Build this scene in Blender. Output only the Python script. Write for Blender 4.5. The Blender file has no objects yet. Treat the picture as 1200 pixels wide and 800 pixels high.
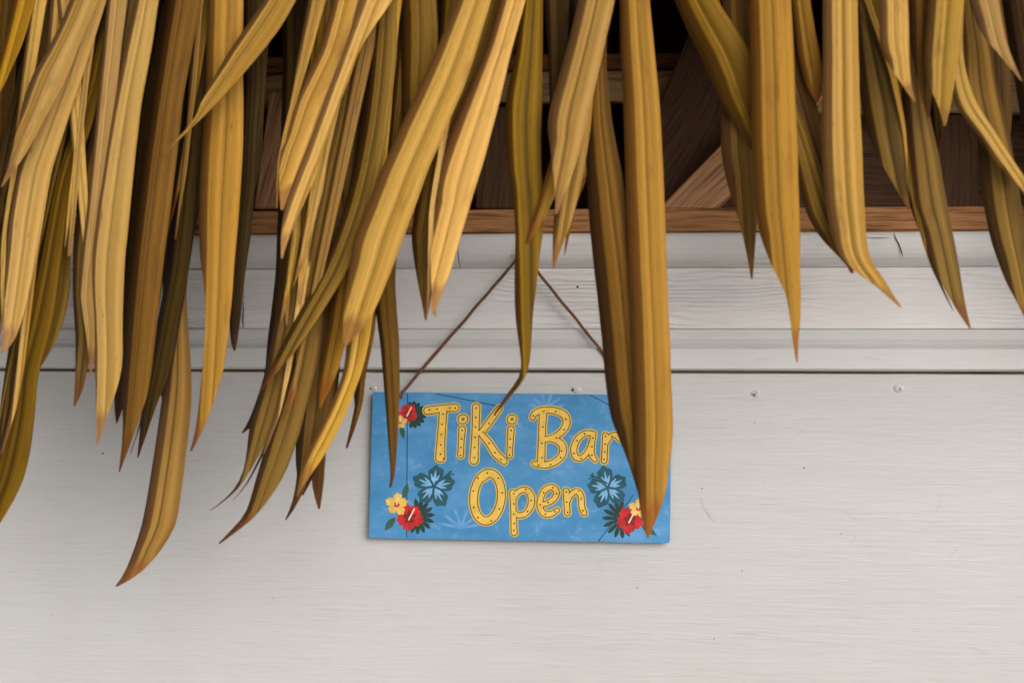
import bpy, bmesh, math, random
import numpy as np
from mathutils import Vector, Matrix, noise

# ------------------------------------------------------------------ camera
S = bpy.context.scene
C = S.collection
YAW, DIST, EYE, FPX = math.radians(8.0), 3.0, 1.65, 2647.0
PITCH = math.atan(24 / FPX)
CAM = Vector((DIST * math.sin(YAW), -DIST * math.cos(YAW), EYE))
cd = bpy.data.cameras.new('camera')
cam = bpy.data.objects.new('camera', cd)
C.objects.link(cam)
cam.location = CAM
cam.rotation_euler = (math.pi / 2 - PITCH, 0, YAW)
cd.sensor_width = 36
cd.lens = 36 * FPX / 1200
cd.clip_end = 2000
cd.dof.use_dof = True
cd.dof.focus_distance = 2.97
cd.dof.aperture_fstop = 4.8
S.camera = cam

# ------------------------------------------------------------------ sky, sun, exposure
SUN_EL, SUN_AZ = 17, 30          # elevation, degrees towards +X from straight behind the camera
w = bpy.data.worlds.new('World')
S.world = w
w.use_nodes = True
nt = w.node_tree
bg = nt.nodes['Background']
sky = nt.nodes.new('ShaderNodeTexSky')
sky.sky_type = 'NISHITA'
sky.sun_disc = False
sky.sun_elevation = math.radians(SUN_EL)
sky.sun_rotation = math.radians(180 - SUN_AZ)
sky.air_density = 1.2
sky.dust_density = 5.0
hs = nt.nodes.new('ShaderNodeHueSaturation')
hs.inputs['Saturation'].default_value = 0.15
nt.links.new(sky.outputs[0], hs.inputs['Color'])
nt.links.new(hs.outputs[0], bg.inputs['Color'])
bg.inputs['Strength'].default_value = 0.07
sl = bpy.data.lights.new('sun', 'SUN')
sl.energy = 1.5
sl.angle = math.radians(50)
sl.color = (1.0, 0.965, 0.925)
sun = bpy.data.objects.new('sun', sl)
C.objects.link(sun)
e, a = math.radians(SUN_EL), math.radians(SUN_AZ)
sdir = Vector((math.sin(a) * math.cos(e), -math.cos(a) * math.cos(e), math.sin(e)))
sun.rotation_euler = sdir.to_track_quat('Z', 'Y').to_euler()
sun.location = sdir * 20
S.view_settings.view_transform = 'Standard'
S.view_settings.look = 'None'
S.view_settings.gamma = 1
S.view_settings.use_curve_mapping = False
S.view_settings.exposure = 0.55

# ------------------------------------------------------------------ pixel -> point on a plane in front of the wall
FWD = Vector((-math.sin(YAW) * math.cos(PITCH), math.cos(YAW) * math.cos(PITCH), -math.sin(PITCH)))
RGT = Vector((math.cos(YAW), math.sin(YAW), 0))
UPV = RGT.cross(FWD)
def P(px, py, d):
    """point on the plane d metres in front of the wall plane (y = -d) seen at photo pixel px, py"""
    v = FWD + RGT * ((px - 600) / FPX) + UPV * ((400 - py) / FPX)
    return CAM + v * ((-d - CAM.y) / v.y)
def Zp(py, d=0.0):
    return P(600, py, d).z

# ------------------------------------------------------------------ materials
def mat(name):
    m = bpy.data.materials.new(name)
    m.use_nodes = True
    n = m.node_tree.nodes
    return m, n, m.node_tree.links, n['Principled BSDF']
def node(n, typ, **kw):
    x = n.new(typ)
    for k, v in kw.items():
        setattr(x, k, v)
    return x
def ramp(n, stops):
    r = n.new('ShaderNodeValToRGB')
    while len(r.color_ramp.elements) < len(stops):
        r.color_ramp.elements.new(0.5)
    for el, (p, c) in zip(r.color_ramp.elements, stops):
        el.position = p
        el.color = (*c, 1) if len(c) == 3 else c
    return r
def g3(v): return (v, v, v)

def paint_mat(name, base, grain=0.5, figure=0.0, streak=0.05, seed=0.0):
    """brushed paint over wood: short level streaks, patches of raised curving grain (figure), faint grime"""
    m, n, l, b = mat(name)
    tc = node(n, 'ShaderNodeTexCoord')
    def tex(scale, sc=1.0, det=4, rough=0.55, off=0.0):
        mp = node(n, 'ShaderNodeMapping'); mp.inputs['Scale'].default_value = scale
        mp.inputs['Location'].default_value = (seed + off, 0, seed * 2 + off)
        l.new(tc.outputs['Object'], mp.inputs['Vector'])
        t = node(n, 'ShaderNodeTexNoise'); t.inputs['Scale'].default_value = sc
        t.inputs['Detail'].default_value = det; t.inputs['Roughness'].default_value = rough
        l.new(mp.outputs[0], t.inputs['Vector'])
        return t
    short = tex((14, 14, 190), 1, 6, 0.65)
    hair = tex((26, 26, 520), 1, 2, 0.5, 3)
    soft = tex((3.0, 3.0, 22), 1, 4, 0.55, 7)
    patch = tex((3.2, 3.2, 6), 1, 3, 0.5, 11)
    grime = tex((2.2, 2.2, 3.0), 1, 6, 0.65, 17)
    scuff = tex((14, 14, 60), 1, 4, 0.6, 23)
    wv = node(n, 'ShaderNodeTexWave', wave_type='BANDS', bands_direction='Z', wave_profile='SIN')
    mp = node(n, 'ShaderNodeMapping'); mp.inputs['Scale'].default_value = (0.20, 0.2, 1); mp.inputs['Location'].default_value = (seed, 0, seed)
    l.new(tc.outputs['Object'], mp.inputs[0]); l.new(mp.outputs[0], wv.inputs['Vector'])
    wv.inputs['Scale'].default_value = 46; wv.inputs['Distortion'].default_value = 16
    wv.inputs['Detail'].default_value = 3; wv.inputs['Detail Scale'].default_value = 0.55; wv.inputs['Detail Roughness'].default_value = 0.55
    def mul(a_, b_):
        x = node(n, 'ShaderNodeMath', operation='MULTIPLY')
        for k, q in enumerate((a_, b_)):
            if isinstance(q, (int, float)): x.inputs[k].default_value = q
            else: l.new(q, x.inputs[k])
        return x.outputs[0]
    def add(a_, b_):
        x = node(n, 'ShaderNodeMath', operation='ADD'); l.new(a_, x.inputs[0]); l.new(b_, x.inputs[1]); return x.outputs[0]
    rp = ramp(n, [(0.42, g3(0)), (0.66, g3(1))]); l.new(patch.outputs['Fac'], rp.inputs[0])
    fig = mul(mul(wv.outputs['Fac'], rp.outputs[0]), figure)
    pm = ramp(n, [(0.35, g3(0.25)), (0.65, g3(1.2))]); l.new(soft.outputs['Fac'], pm.inputs[0])
    h = add(add(mul(short.outputs['Fac'], pm.outputs[0]), mul(hair.outputs['Fac'], 0.35)), add(mul(soft.outputs['Fac'], 0.8), fig))
    bp = node(n, 'ShaderNodeBump'); bp.inputs['Strength'].default_value = grain; bp.inputs['Distance'].default_value = 0.0016
    l.new(h, bp.inputs['Height']); l.new(bp.outputs[0], b.inputs['Normal'])
    r1 = ramp(n, [(0.25, tuple(c * (1 - 2.4 * streak) for c in base)), (0.42, base), (0.8, tuple(min(1, c * (1 + 0.4 * streak)) for c in base))])
    l.new(short.outputs['Fac'], r1.inputs[0])
    r2 = ramp(n, [(0.30, (0.90, 0.885, 0.86)), (0.6, (1, 1, 1))]); l.new(grime.outputs['Fac'], r2.inputs[0])
    r3 = ramp(n, [(0.70, (1, 1, 1)), (0.80, (0.80, 0.785, 0.77))]); l.new(scuff.outputs['Fac'], r3.inputs[0])
    last = r1.outputs[0]
    for fac, r in ((0.55, r2), (0.5, r3)):
        mx = node(n, 'ShaderNodeMix', data_type='RGBA', blend_type='MULTIPLY'); mx.inputs[0].default_value = fac
        l.new(last, mx.inputs[6]); l.new(r.outputs[0], mx.inputs[7]); last = mx.outputs[2]
    l.new(last, b.inputs['Base Color'])
    b.inputs['Roughness'].default_value = 0.55
    return m

def wood_mat(name, dark, light, seed=0.0, rough=0.75):
    m, n, l, b = mat(name)
    tc = node(n, 'ShaderNodeTexCoord')
    mp = node(n, 'ShaderNodeMapping'); mp.inputs['Scale'].default_value = (2.6, 22, 70); mp.inputs['Location'].default_value = (seed, seed * 2, seed)
    l.new(tc.outputs['Object'], mp.inputs['Vector'])
    nz = node(n, 'ShaderNodeTexNoise'); nz.inputs['Scale'].default_value = 5.0
    l.new(tc.outputs['Object'], nz.inputs['Vector'])
    ad = node(n, 'ShaderNodeVectorMath', operation='MULTIPLY_ADD'); ad.inputs[1].default_value = (0, 0, 2.5)
    l.new(nz.outputs['Color'], ad.inputs[0]); l.new(mp.outputs[0], ad.inputs[2])
    g = node(n, 'ShaderNodeTexNoise'); g.inputs['Scale'].default_value = 3.0; g.inputs['Detail'].default_value = 8; g.inputs['Roughness'].default_value = 0.65
    l.new(ad.outputs[0], g.inputs['Vector'])
    r = ramp(n, [(0.36, dark), (0.48, tuple(x * 0.4 + y * 0.6 for x, y in zip(dark, light))), (0.64, light)])
    l.new(g.outputs['Fac'], r.inputs[0]); l.new(r.outputs[0], b.inputs['Base Color'])
    b.inputs['Roughness'].default_value = rough
    bp = node(n, 'ShaderNodeBump'); bp.inputs['Strength'].default_value = 0.7; bp.inputs['Distance'].default_value = 0.003
    l.new(g.outputs['Fac'], bp.inputs['Height']); l.new(bp.outputs[0], b.inputs['Normal'])
    return m

def leaf_mat(name, main, pale, edge, tip):
    """dried palm leaflet: long veins, dull edges with painted flank shade, darker crease, brown tip (u across, v along)"""
    m, n, l, b = mat(name)
    uv = node(n, 'ShaderNodeUVMap', uv_map='UVMap')
    oi = node(n, 'ShaderNodeObjectInfo')
    sp = node(n, 'ShaderNodeSeparateXYZ'); l.new(uv.outputs[0], sp.inputs[0])
    cb = node(n, 'ShaderNodeCombineXYZ')
    l.new(sp.outputs['X'], cb.inputs['X']); l.new(sp.outputs['Y'], cb.inputs['Y'])
    rs = node(n, 'ShaderNodeMath', operation='MULTIPLY'); rs.inputs[1].default_value = 37.0
    l.new(oi.outputs['Random'], rs.inputs[0]); l.new(rs.outputs[0], cb.inputs['Z'])
    def streaks(su, sv, det=4):
        mp = node(n, 'ShaderNodeMapping'); mp.inputs['Scale'].default_value = (su, sv, 1)
        l.new(cb.outputs[0], mp.inputs['Vector'])
        t = node(n, 'ShaderNodeTexNoise'); t.inputs['Scale'].default_value = 1.0; t.inputs['Detail'].default_value = det
        l.new(mp.outputs[0], t.inputs['Vector'])
        return t
    broad = streaks(3.2, 0.5, 2)
    fine = streaks(16.0, 0.8, 6)
    blot = streaks(2.2, 9.0, 5)
    fibre = streaks(70.0, 2.5, 4)
    fleck = streaks(26.0, 40.0, 3)
    rb = ramp(n, [(0.34, main), (0.62, pale)])
    l.new(broad.outputs['Fac'], rb.inputs[0])
    # veins
    rf = ramp(n, [(0.3, g3(0.86)), (0.5, g3(0.98)), (0.75, g3(1.06))])
    l.new(fine.outputs['Fac'], rf.inputs[0])
    m1 = node(n, 'ShaderNodeMix', data_type='RGBA', blend_type='MULTIPLY'); m1.inputs[0].default_value = 0.6
    l.new(rb.outputs[0], m1.inputs[6]); l.new(rf.outputs[0], m1.inputs[7])
    # crease and edge bands over u; flank shading painted into the brown edge
    nzu = node(n, 'ShaderNodeMath', operation='MULTIPLY_ADD'); nzu.inputs[1].default_value = 0.10
    l.new(blot.outputs['Fac'], nzu.inputs[0]); l.new(sp.outputs['X'], nzu.inputs[2])
    ru = ramp(n, [(0.0, g3(0.8)), (0.14, g3(1)), (0.285, g3(0.92)), (0.325, g3(0)), (0.965, g3(0)), (1.0, g3(0.25))])
    l.new(nzu.outputs[0], ru.inputs[0])
    m2 = node(n, 'ShaderNodeMix', data_type='RGBA')
    l.new(ru.outputs[0], m2.inputs[0]); l.new(m1.outputs[2], m2.inputs[6]); m2.inputs[7].default_value = (*edge, 1)
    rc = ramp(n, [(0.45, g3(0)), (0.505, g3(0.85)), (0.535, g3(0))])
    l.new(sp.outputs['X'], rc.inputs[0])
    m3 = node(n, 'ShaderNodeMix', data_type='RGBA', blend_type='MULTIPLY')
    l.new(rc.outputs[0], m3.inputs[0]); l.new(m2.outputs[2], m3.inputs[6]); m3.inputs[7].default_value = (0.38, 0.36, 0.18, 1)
    rrim = ramp(n, [(0.27, g3(0)), (0.305, g3(0.55)), (0.36, g3(0))])  # bright highlight along the fold, painted into the colour
    l.new(sp.outputs['X'], rrim.inputs[0])
    mrim = node(n, 'ShaderNodeMix', data_type='RGBA')
    l.new(rrim.outputs[0], mrim.inputs[0]); l.new(m3.outputs[2], mrim.inputs[6]); mrim.inputs[7].default_value = (*[min(1, c * 1.15) for c in pale], 1)
    m3 = mrim
    for tex, stops, fac in ((fibre, [(0.32, g3(0.66)), (0.52, g3(1.0)), (0.72, g3(1.12))], 0.55), (fleck, [(0.27, (0.42, 0.32, 0.22)), (0.36, (1, 1, 1))], 0.7)):
        rr_ = ramp(n, stops); l.new(tex.outputs['Fac'], rr_.inputs[0])
        mm = node(n, 'ShaderNodeMix', data_type='RGBA', blend_type='MULTIPLY'); mm.inputs[0].default_value = fac
        l.new(m3.outputs[2], mm.inputs[6]); l.new(rr_.outputs[0], mm.inputs[7]); m3 = mm
    # brown blotches
    rbl = ramp(n, [(0.60, g3(0)), (0.74, g3(0.55))])
    l.new(blot.outputs['Fac'], rbl.inputs[0])
    m4 = node(n, 'ShaderNodeMix', data_type='RGBA')
    l.new(rbl.outputs[0], m4.inputs[0]); l.new(m3.outputs[2], m4.inputs[6]); m4.inputs[7].default_value = (*edge, 1)
    # tip
    vt = node(n, 'ShaderNodeMath', operation='MULTIPLY_ADD'); vt.inputs[1].default_value = 0.06
    l.new(broad.outputs['Fac'], vt.inputs[0]); l.new(sp.outputs['Y'], vt.inputs[2])
    rt = ramp(n, [(0.985, g3(0)), (1.0, g3(0.9))])
    l.new(vt.outputs[0], rt.inputs[0])
    m5 = node(n, 'ShaderNodeMix', data_type='RGBA')
    l.new(rt.outputs[0], m5.inputs[0]); l.new(m4.outputs[2], m5.inputs[6]); m5.inputs[7].default_value = (*tip, 1)
    # each leaf a little different
    hv = node(n, 'ShaderNodeHueSaturation')
    mr = node(n, 'ShaderNodeMapRange'); mr.inputs['To Min'].default_value = 0.74; mr.inputs['To Max'].default_value = 1.2
    l.new(oi.outputs['Random'], mr.inputs['Value']); l.new(mr.outputs[0], hv.inputs['Value'])
    l.new(m5.outputs[2], hv.inputs['Color'])
    for sock, mul_, lo_, hi_ in (('Hue', 7.31, 0.4955, 0.5025), ('Saturation', 13.7, 0.92, 1.04)):
        f1 = node(n, 'ShaderNodeMath', operation='MULTIPLY'); f1.inputs[1].default_value = mul_; l.new(oi.outputs['Random'], f1.inputs[0])
        f2 = node(n, 'ShaderNodeMath', operation='FRACT'); l.new(f1.outputs[0], f2.inputs[0])
        f3 = node(n, 'ShaderNodeMapRange'); f3.inputs['To Min'].default_value = lo_; f3.inputs['To Max'].default_value = hi_
        l.new(f2.outputs[0], f3.inputs['Value']); l.new(f3.outputs[0], hv.inputs[sock])
    l.new(hv.outputs[0], b.inputs['Base Color'])
    b.inputs['Roughness'].default_value = 0.62
    b.inputs['Specular IOR Level'].default_value = 0.22
    hsum = node(n, 'ShaderNodeMath', operation='ADD'); l.new(fine.outputs['Fac'], hsum.inputs[0]); l.new(fibre.outputs['Fac'], hsum.inputs[1])
    bp = node(n, 'ShaderNodeBump'); bp.inputs['Strength'].default_value = 0.6; bp.inputs['Distance'].default_value = 0.0015
    l.new(hsum.outputs[0], bp.inputs['Height']); l.new(bp.outputs[0], b.inputs['Normal'])
    tr = node(n, 'ShaderNodeBsdfTranslucent'); l.new(hv.outputs[0], tr.inputs['Color'])
    ms = node(n, 'ShaderNodeMixShader'); ms.inputs[0].default_value = 0.12
    l.new(b.outputs[0], ms.inputs[1]); l.new(tr.outputs[0], ms.inputs[2])
    out = n['Material Output']; l.new(ms.outputs[0], out.inputs['Surface'])
    return m

def flat_mat(name, col, rough=0.5, noise_amt=0.12, scale=60):
    m, n, l, b = mat(name)
    tc = node(n, 'ShaderNodeTexCoord')
    t = node(n, 'ShaderNodeTexNoise'); t.inputs['Scale'].default_value = scale; t.inputs['Detail'].default_value = 5
    l.new(tc.outputs['Object'], t.inputs['Vector'])
    r = ramp(n, [(0.3, tuple(c * (1 - noise_amt) for c in col)), (0.7, tuple(min(1, c * (1 + noise_amt)) for c in col))])
    l.new(t.outputs['Fac'], r.inputs[0]); l.new(r.outputs[0], b.inputs['Base Color'])
    b.inputs['Roughness'].default_value = rough
    return m

M = {}
M['panel'] = paint_mat('white_panel_paint', (0.545, 0.536, 0.526), grain=0.55, figure=0.10, streak=0.045, seed=2)
M['trim'] = paint_mat('grey_white_trim_paint', (0.75, 0.715, 0.70), grain=0.9, figure=1.0, streak=0.06, seed=5)
M['cap'] = paint_mat('white_cap_paint', (0.80, 0.775, 0.755), grain=0.6, figure=0.4, streak=0.05, seed=9)
M['mold'] = paint_mat('white_moulding_paint', (0.64, 0.630, 0.619), grain=0.3, figure=0.0, streak=0.03, seed=13)
M['plate'] = wood_mat('plate_wood', (0.17, 0.065, 0.018), (0.60, 0.28, 0.105), 1)
M['brace'] = wood_mat('brace_wood', (0.26, 0.110, 0.042), (0.70, 0.37, 0.18), 4)
M['pale_wood'] = wood_mat('pale_wood', (0.26, 0.14, 0.05), (0.62, 0.40, 0.18), 7)
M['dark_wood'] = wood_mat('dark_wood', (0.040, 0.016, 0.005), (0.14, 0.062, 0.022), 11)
M['gap'] = flat_mat('dark_hole', (0.012, 0.010, 0.009), 0.9)
M['steel'] = flat_mat('painted_nail', (0.55, 0.53, 0.52), 0.5)
M['twine'] = flat_mat('jute_twine', (0.17, 0.072, 0.030), 0.9, 0.6, 1200)
LF = {
 'L': leaf_mat('leaf_pale', (0.50, 0.262, 0.026), (0.78, 0.455, 0.105), (0.27, 0.122, 0.030), (0.38, 0.172, 0.045)),
 'M': leaf_mat('leaf_gold', (0.225, 0.106, 0.004), (0.46, 0.240, 0.022), (0.21, 0.084, 0.008), (0.31, 0.105, 0.010)),
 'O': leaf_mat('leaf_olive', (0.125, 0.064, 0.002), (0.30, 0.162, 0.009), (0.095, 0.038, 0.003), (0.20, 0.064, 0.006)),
 'D': leaf_mat('leaf_olive_shade', (0.042, 0.021, 0.001), (0.105, 0.054, 0.003), (0.035, 0.014, 0.002), (0.075, 0.024, 0.003)),  # shade on the deeper leaves, put into the colour
 'B': leaf_mat('leaf_brown_shade', (0.105, 0.048, 0.003), (0.225, 0.108, 0.011), (0.070, 0.028, 0.004), (0.15, 0.050, 0.008)),  # brown leaf, its colour also darkened for shade between layers
}

# ------------------------------------------------------------------ object helpers
def link(name, me, m=None, parent=None):
    o = bpy.data.objects.new(name, me)
    C.objects.link(o)
    if m is not None: me.materials.append(m)
    if parent is not None: o.parent = parent
    return o
def empty(name, loc, label, cat):
    o = bpy.data.objects.new(name, None); C.objects.link(o)
    o.location = loc; o.empty_display_size = 0.1
    o['label'] = label; o['category'] = cat
    return o
def mesh(name, vs, fs, smooth=False):
    me = bpy.data.meshes.new(name)
    me.from_pydata([tuple(v) for v in vs], [], fs)
    if smooth: me.polygons.foreach_set('use_smooth', [True] * len(me.polygons))
    me.update()
    return me
def place(o, parent):
    """parent keeping the world place (parents are unrotated, unscaled Empties)"""
    o.parent = parent
    o.location = Vector(o.location) - parent.location
    return o
rnd = random.Random(7)

# ------------------------------------------------------------------ ground
def ground():
    n, size = 40, 400.0
    m, nn, l, b = mat('grey_paving_dust')
    tc = node(nn, 'ShaderNodeTexCoord')
    t = node(nn, 'ShaderNodeTexNoise'); t.inputs['Scale'].default_value = 2.0; t.inputs['Detail'].default_value = 10
    l.new(tc.outputs['Object'], t.inputs['Vector'])
    r = ramp(nn, [(0.3, (0.20, 0.19, 0.18)), (0.7, (0.26, 0.25, 0.235))])
    l.new(t.outputs['Fac'], r.inputs[0]); l.new(r.outputs[0], b.inputs['Base Color'])
    b.inputs['Roughness'].default_value = 0.9
    vs = [(-size, -size, 0), (size, -size, 0), (size, size, 0), (-size, size, 0)]
    o = link('ground', mesh('ground', vs, [(0, 1, 2, 3)]), m)
    o['kind'] = 'structure'
ground()

# ------------------------------------------------------------------ the bar hut: wall, trim, framing, roof deck
HUT = empty('bar_hut', (0, 0, 0), 'white painted bar wall with brown timber framing above its trim boards', 'bar')
XL, XR = -2.0, 2.0
def px_at(px, py, d): return P(px, py, d).x

def strip(name, x0, x1, prof, m, step=0.04, jit=0.0004, seed=0):
    """extrude a profile [(photo_y at x=600, d)] along X with hand-planed unevenness"""
    n = max(2, int((x1 - x0) / step))
    vs, fs, k = [], [], len(prof)
    zs = [(Zp(py, d), d) for py, d in prof]
    for i in range(n + 1):
        x = x0 + (x1 - x0) * i / n
        for j, (z, d) in enumerate(zs):
            jz = noise.noise((x * 3.1, j * 1.7, seed)) * jit + noise.noise((x * 14, j * 2.3, seed + 5)) * jit * 0.5
            jd = noise.noise((x * 4.3, j * 2.9, seed + 9)) * jit
            vs.append((x, -d - jd, z + jz))
    for i in range(n):
        for j in range(k):
            a0, a1 = i * k + j, i * k + (j + 1) % k
            fs.append((a0, a1, a1 + k, a0 + k))
    fs.append(tuple(range(k - 1, -1, -1)))
    fs.append(tuple(range(n * k, n * k + k)))
    me = mesh(name, vs, fs)
    bm = bmesh.new(); bm.from_mesh(me); bmesh.ops.recalc_face_normals(bm, faces=bm.faces); bm.to_mesh(me); bm.free()
    o = link(name, me, m, HUT)
    return o

joint_cap = px_at(537, 295, 0.03)
joint_trim = px_at(285, 350, 0.014)
capprof = [(274, -0.004), (274, 0.026), (275, 0.0300), (278, 0.0325), (285, 0.034), (292, 0.0335), (298, 0.0315), (303, 0.0285), (307, 0.0245), (310, 0.020), (312.4, 0.0155), (313.6, 0.0145), (313.6, -0.004)]
strip('cap_strip', XL, joint_cap - 0.0007, capprof, M['cap'], seed=1)
strip('cap_strip', joint_cap + 0.0007, XR, capprof, M['cap'], seed=2)
trimprof = [(314.2, -0.004), (314.2, 0.012), (315.2, 0.0135), (384.6, 0.0135), (384.6, -0.004)]
strip('trim_board', XL, joint_trim - 0.0005, trimprof, M['trim'], seed=3)
strip('trim_board', joint_trim + 0.0005, XR, trimprof, M['trim'], seed=4)
moldprof = [(385.2, -0.004), (385.2, 0.021), (386.2, 0.0235), (388, 0.0245), (397, 0.0235), (403, 0.0205), (407, 0.0165), (407.4, 0.028), (408.6, 0.0295), (430.8, 0.0295), (433.2, 0.0255), (433.6, 0.02), (433.6, -0.004)]
strip('moulding', XL, XR, moldprof, M['mold'], seed=5)
zb = 0.004
pz = Zp(436.4, 0.018)
pan = strip('wall_panel', XL, XR, [(436.4, 0.0), (436.4, 0.016), (437.4, 0.0185), (1100, 0.0185), (1700, 0.0185), (1700, 0.0)], M['panel'], jit=0.0005, seed=6)
me = pan.data
zmin = min(v.co.z for v in me.vertices)
for v in me.vertices:
    if v.co.z < zmin + 0.05: v.co.z = 0.0

def box(name, x0, x1, y0, y1, z0, z1, m, parent=HUT, bev=0.003):
    bm = bmesh.new()
    bmesh.ops.create_cube(bm, size=1)
    c = Vector(((x0 + x1) / 2, (y0 + y1) / 2, (z0 + z1) / 2))
    for v in bm.verts:
        v.co = Vector((v.co.x * (x1 - x0), v.co.y * (y1 - y0), v.co.z * (z1 - z0)))
    if bev: bmesh.ops.bevel(bm, geom=bm.edges[:], offset=bev, segments=2, affect='EDGES')
    me = bpy.data.meshes.new(name); bm.to_mesh(me); bm.free()
    o = link(name, me, m, parent); o.location = c
    return o

def prism(name, poly, d, thick, m, ang=0.0, parent=HUT, bev=0.002):
    """timber with its face outlined in photo pixels, face d in front of the wall plane; ang turns the grain"""
    pts = [P(x, y, d) for x, y in poly]
    c = sum(pts, Vector()) / len(pts)
    rot = Matrix.Rotation(-ang, 3, 'Y')
    inv = rot.inverted()
    bm = bmesh.new()
    f = [bm.verts.new(inv @ (p - c)) for p in pts]
    b = [bm.verts.new(inv @ (p - c + Vector((0, thick, 0)))) for p in pts]
    k = len(f)
    bm.faces.new(f); bm.faces.new(b[::-1])
    for i in range(k):
        bm.faces.new((f[i], b[i], b[(i + 1) % k], f[(i + 1) % k]))
    bmesh.ops.recalc_face_normals(bm, faces=bm.faces)
    if bev: bmesh.ops.bevel(bm, geom=bm.edges[:], offset=bev, segments=1, affect='EDGES')
    me = bpy.data.meshes.new(name); bm.to_mesh(me); bm.free()
    o = link(name, me, m, parent)
    o.matrix_local = Matrix.Translation(c) @ rot.to_4x4()
    return o

# sheathing behind the trim, back and side walls, roof deck, rafters
box('sheathing', XL, XR, 0.005, 0.03, 0.0, Zp(277, 0), M['pale_wood'], bev=0)
box('top_plate', XL, XR, 0.006, 0.10, Zp(275, 0), Zp(245.5, -0.006), M['plate'], bev=0.004)
D2 = math.radians(22)
deck_y0, deck_z0 = -0.245, 2.062
for i in range(8):                                   # boards of the roof deck, eave to ridge
    s0, s1 = i * 0.24, i * 0.24 + 0.235
    ym, zm = deck_y0 + math.cos(D2) * (s0 + s1) / 2, deck_z0 + math.sin(D2) * (s0 + s1) / 2
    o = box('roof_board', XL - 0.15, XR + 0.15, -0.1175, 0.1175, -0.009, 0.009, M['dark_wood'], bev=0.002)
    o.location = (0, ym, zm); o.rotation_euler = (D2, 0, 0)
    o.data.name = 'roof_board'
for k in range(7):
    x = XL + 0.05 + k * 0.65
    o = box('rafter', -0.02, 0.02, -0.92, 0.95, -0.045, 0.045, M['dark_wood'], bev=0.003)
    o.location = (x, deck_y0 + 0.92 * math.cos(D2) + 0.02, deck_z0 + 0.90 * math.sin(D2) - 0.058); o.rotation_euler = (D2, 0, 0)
for k in range(14):                                  # back wall boards
    x = XL + 4.0 / 14 * k
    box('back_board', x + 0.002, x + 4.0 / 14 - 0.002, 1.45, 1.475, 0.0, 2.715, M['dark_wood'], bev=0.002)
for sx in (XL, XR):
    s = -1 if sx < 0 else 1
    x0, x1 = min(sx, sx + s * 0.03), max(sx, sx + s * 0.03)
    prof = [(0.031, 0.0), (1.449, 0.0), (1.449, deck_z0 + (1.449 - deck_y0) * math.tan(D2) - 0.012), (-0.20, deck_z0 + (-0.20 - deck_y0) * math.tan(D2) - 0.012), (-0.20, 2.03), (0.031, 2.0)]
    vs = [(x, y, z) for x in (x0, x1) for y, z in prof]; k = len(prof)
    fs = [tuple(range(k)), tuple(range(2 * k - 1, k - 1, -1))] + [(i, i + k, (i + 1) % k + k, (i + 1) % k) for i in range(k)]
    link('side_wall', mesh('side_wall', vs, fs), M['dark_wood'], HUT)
box('light_stop_sheet', XL, XR, 1.478, 1.49, 0.0, 2.715, M['dark_wood'], bev=0)  # unseen sheet added to stop light through the board gaps

# timbers glimpsed between the leaves
prism('brace', [(772, 245), (840, 245), (968, 112), (900, 112)], -0.012, 0.045, M['brace'], math.radians(45))
prism('header', [(925, 86), (1260, 84), (1260, 131), (925, 133)], -0.035, 0.05, M['pale_wood'])
prism('cripple_stud', [(931, 60), (952, 60), (951, 116), (931, 116)], -0.010, 0.022, M['brace'], math.pi / 2)
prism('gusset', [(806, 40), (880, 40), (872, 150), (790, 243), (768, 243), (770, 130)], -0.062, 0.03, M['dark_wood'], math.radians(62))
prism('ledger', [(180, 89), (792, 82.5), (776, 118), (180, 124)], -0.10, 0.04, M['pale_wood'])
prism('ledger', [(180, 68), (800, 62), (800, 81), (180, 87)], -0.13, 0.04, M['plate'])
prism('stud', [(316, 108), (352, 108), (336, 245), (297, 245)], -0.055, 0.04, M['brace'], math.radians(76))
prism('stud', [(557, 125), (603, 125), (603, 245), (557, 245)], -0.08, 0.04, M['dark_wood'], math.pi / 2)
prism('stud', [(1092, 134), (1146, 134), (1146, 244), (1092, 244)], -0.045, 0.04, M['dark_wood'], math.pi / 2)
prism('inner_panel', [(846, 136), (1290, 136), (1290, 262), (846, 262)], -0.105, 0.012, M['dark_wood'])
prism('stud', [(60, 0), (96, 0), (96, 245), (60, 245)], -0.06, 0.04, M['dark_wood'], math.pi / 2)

# cracks, nail holes and dents in the paint
def sliver(name, pts, wpx, d, m):
    vs, fs = [], []
    for i, (x, y) in enumerate(pts):
        p0, p1 = pts[max(0, i - 1)], pts[min(len(pts) - 1, i + 1)]
        tx, ty = p1[0] - p0[0], p1[1] - p0[1]
        L = math.hypot(tx, ty); nx, ny = -ty / L, tx / L
        ww = wpx * (0.25 if i in (0, len(pts) - 1) else 1) / 2
        vs += [P(x + nx * ww, y + ny * ww, d), P(x - nx * ww, y - ny * ww, d)]
    for i in range(len(pts) - 1):
        fs.append((2 * i, 2 * i + 1, 2 * i + 3, 2 * i + 2))
    return link(name, mesh(name, vs, fs), m, HUT)
sliver('crack', [(1047, 271.5), (1050, 280), (1054, 288), (1057, 297), (1058.5, 301)], 1.3, 0.0350, M['gap'])
sliver('crack', [(1015, 278), (1028, 279), (1043, 278.5)], 0.9, 0.0350, M['gap'])
sliver('crack', [(284.5, 352), (285.4, 362), (284.2, 372), (284.6, 384)], 1.1, 0.0150, M['gap'])
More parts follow.
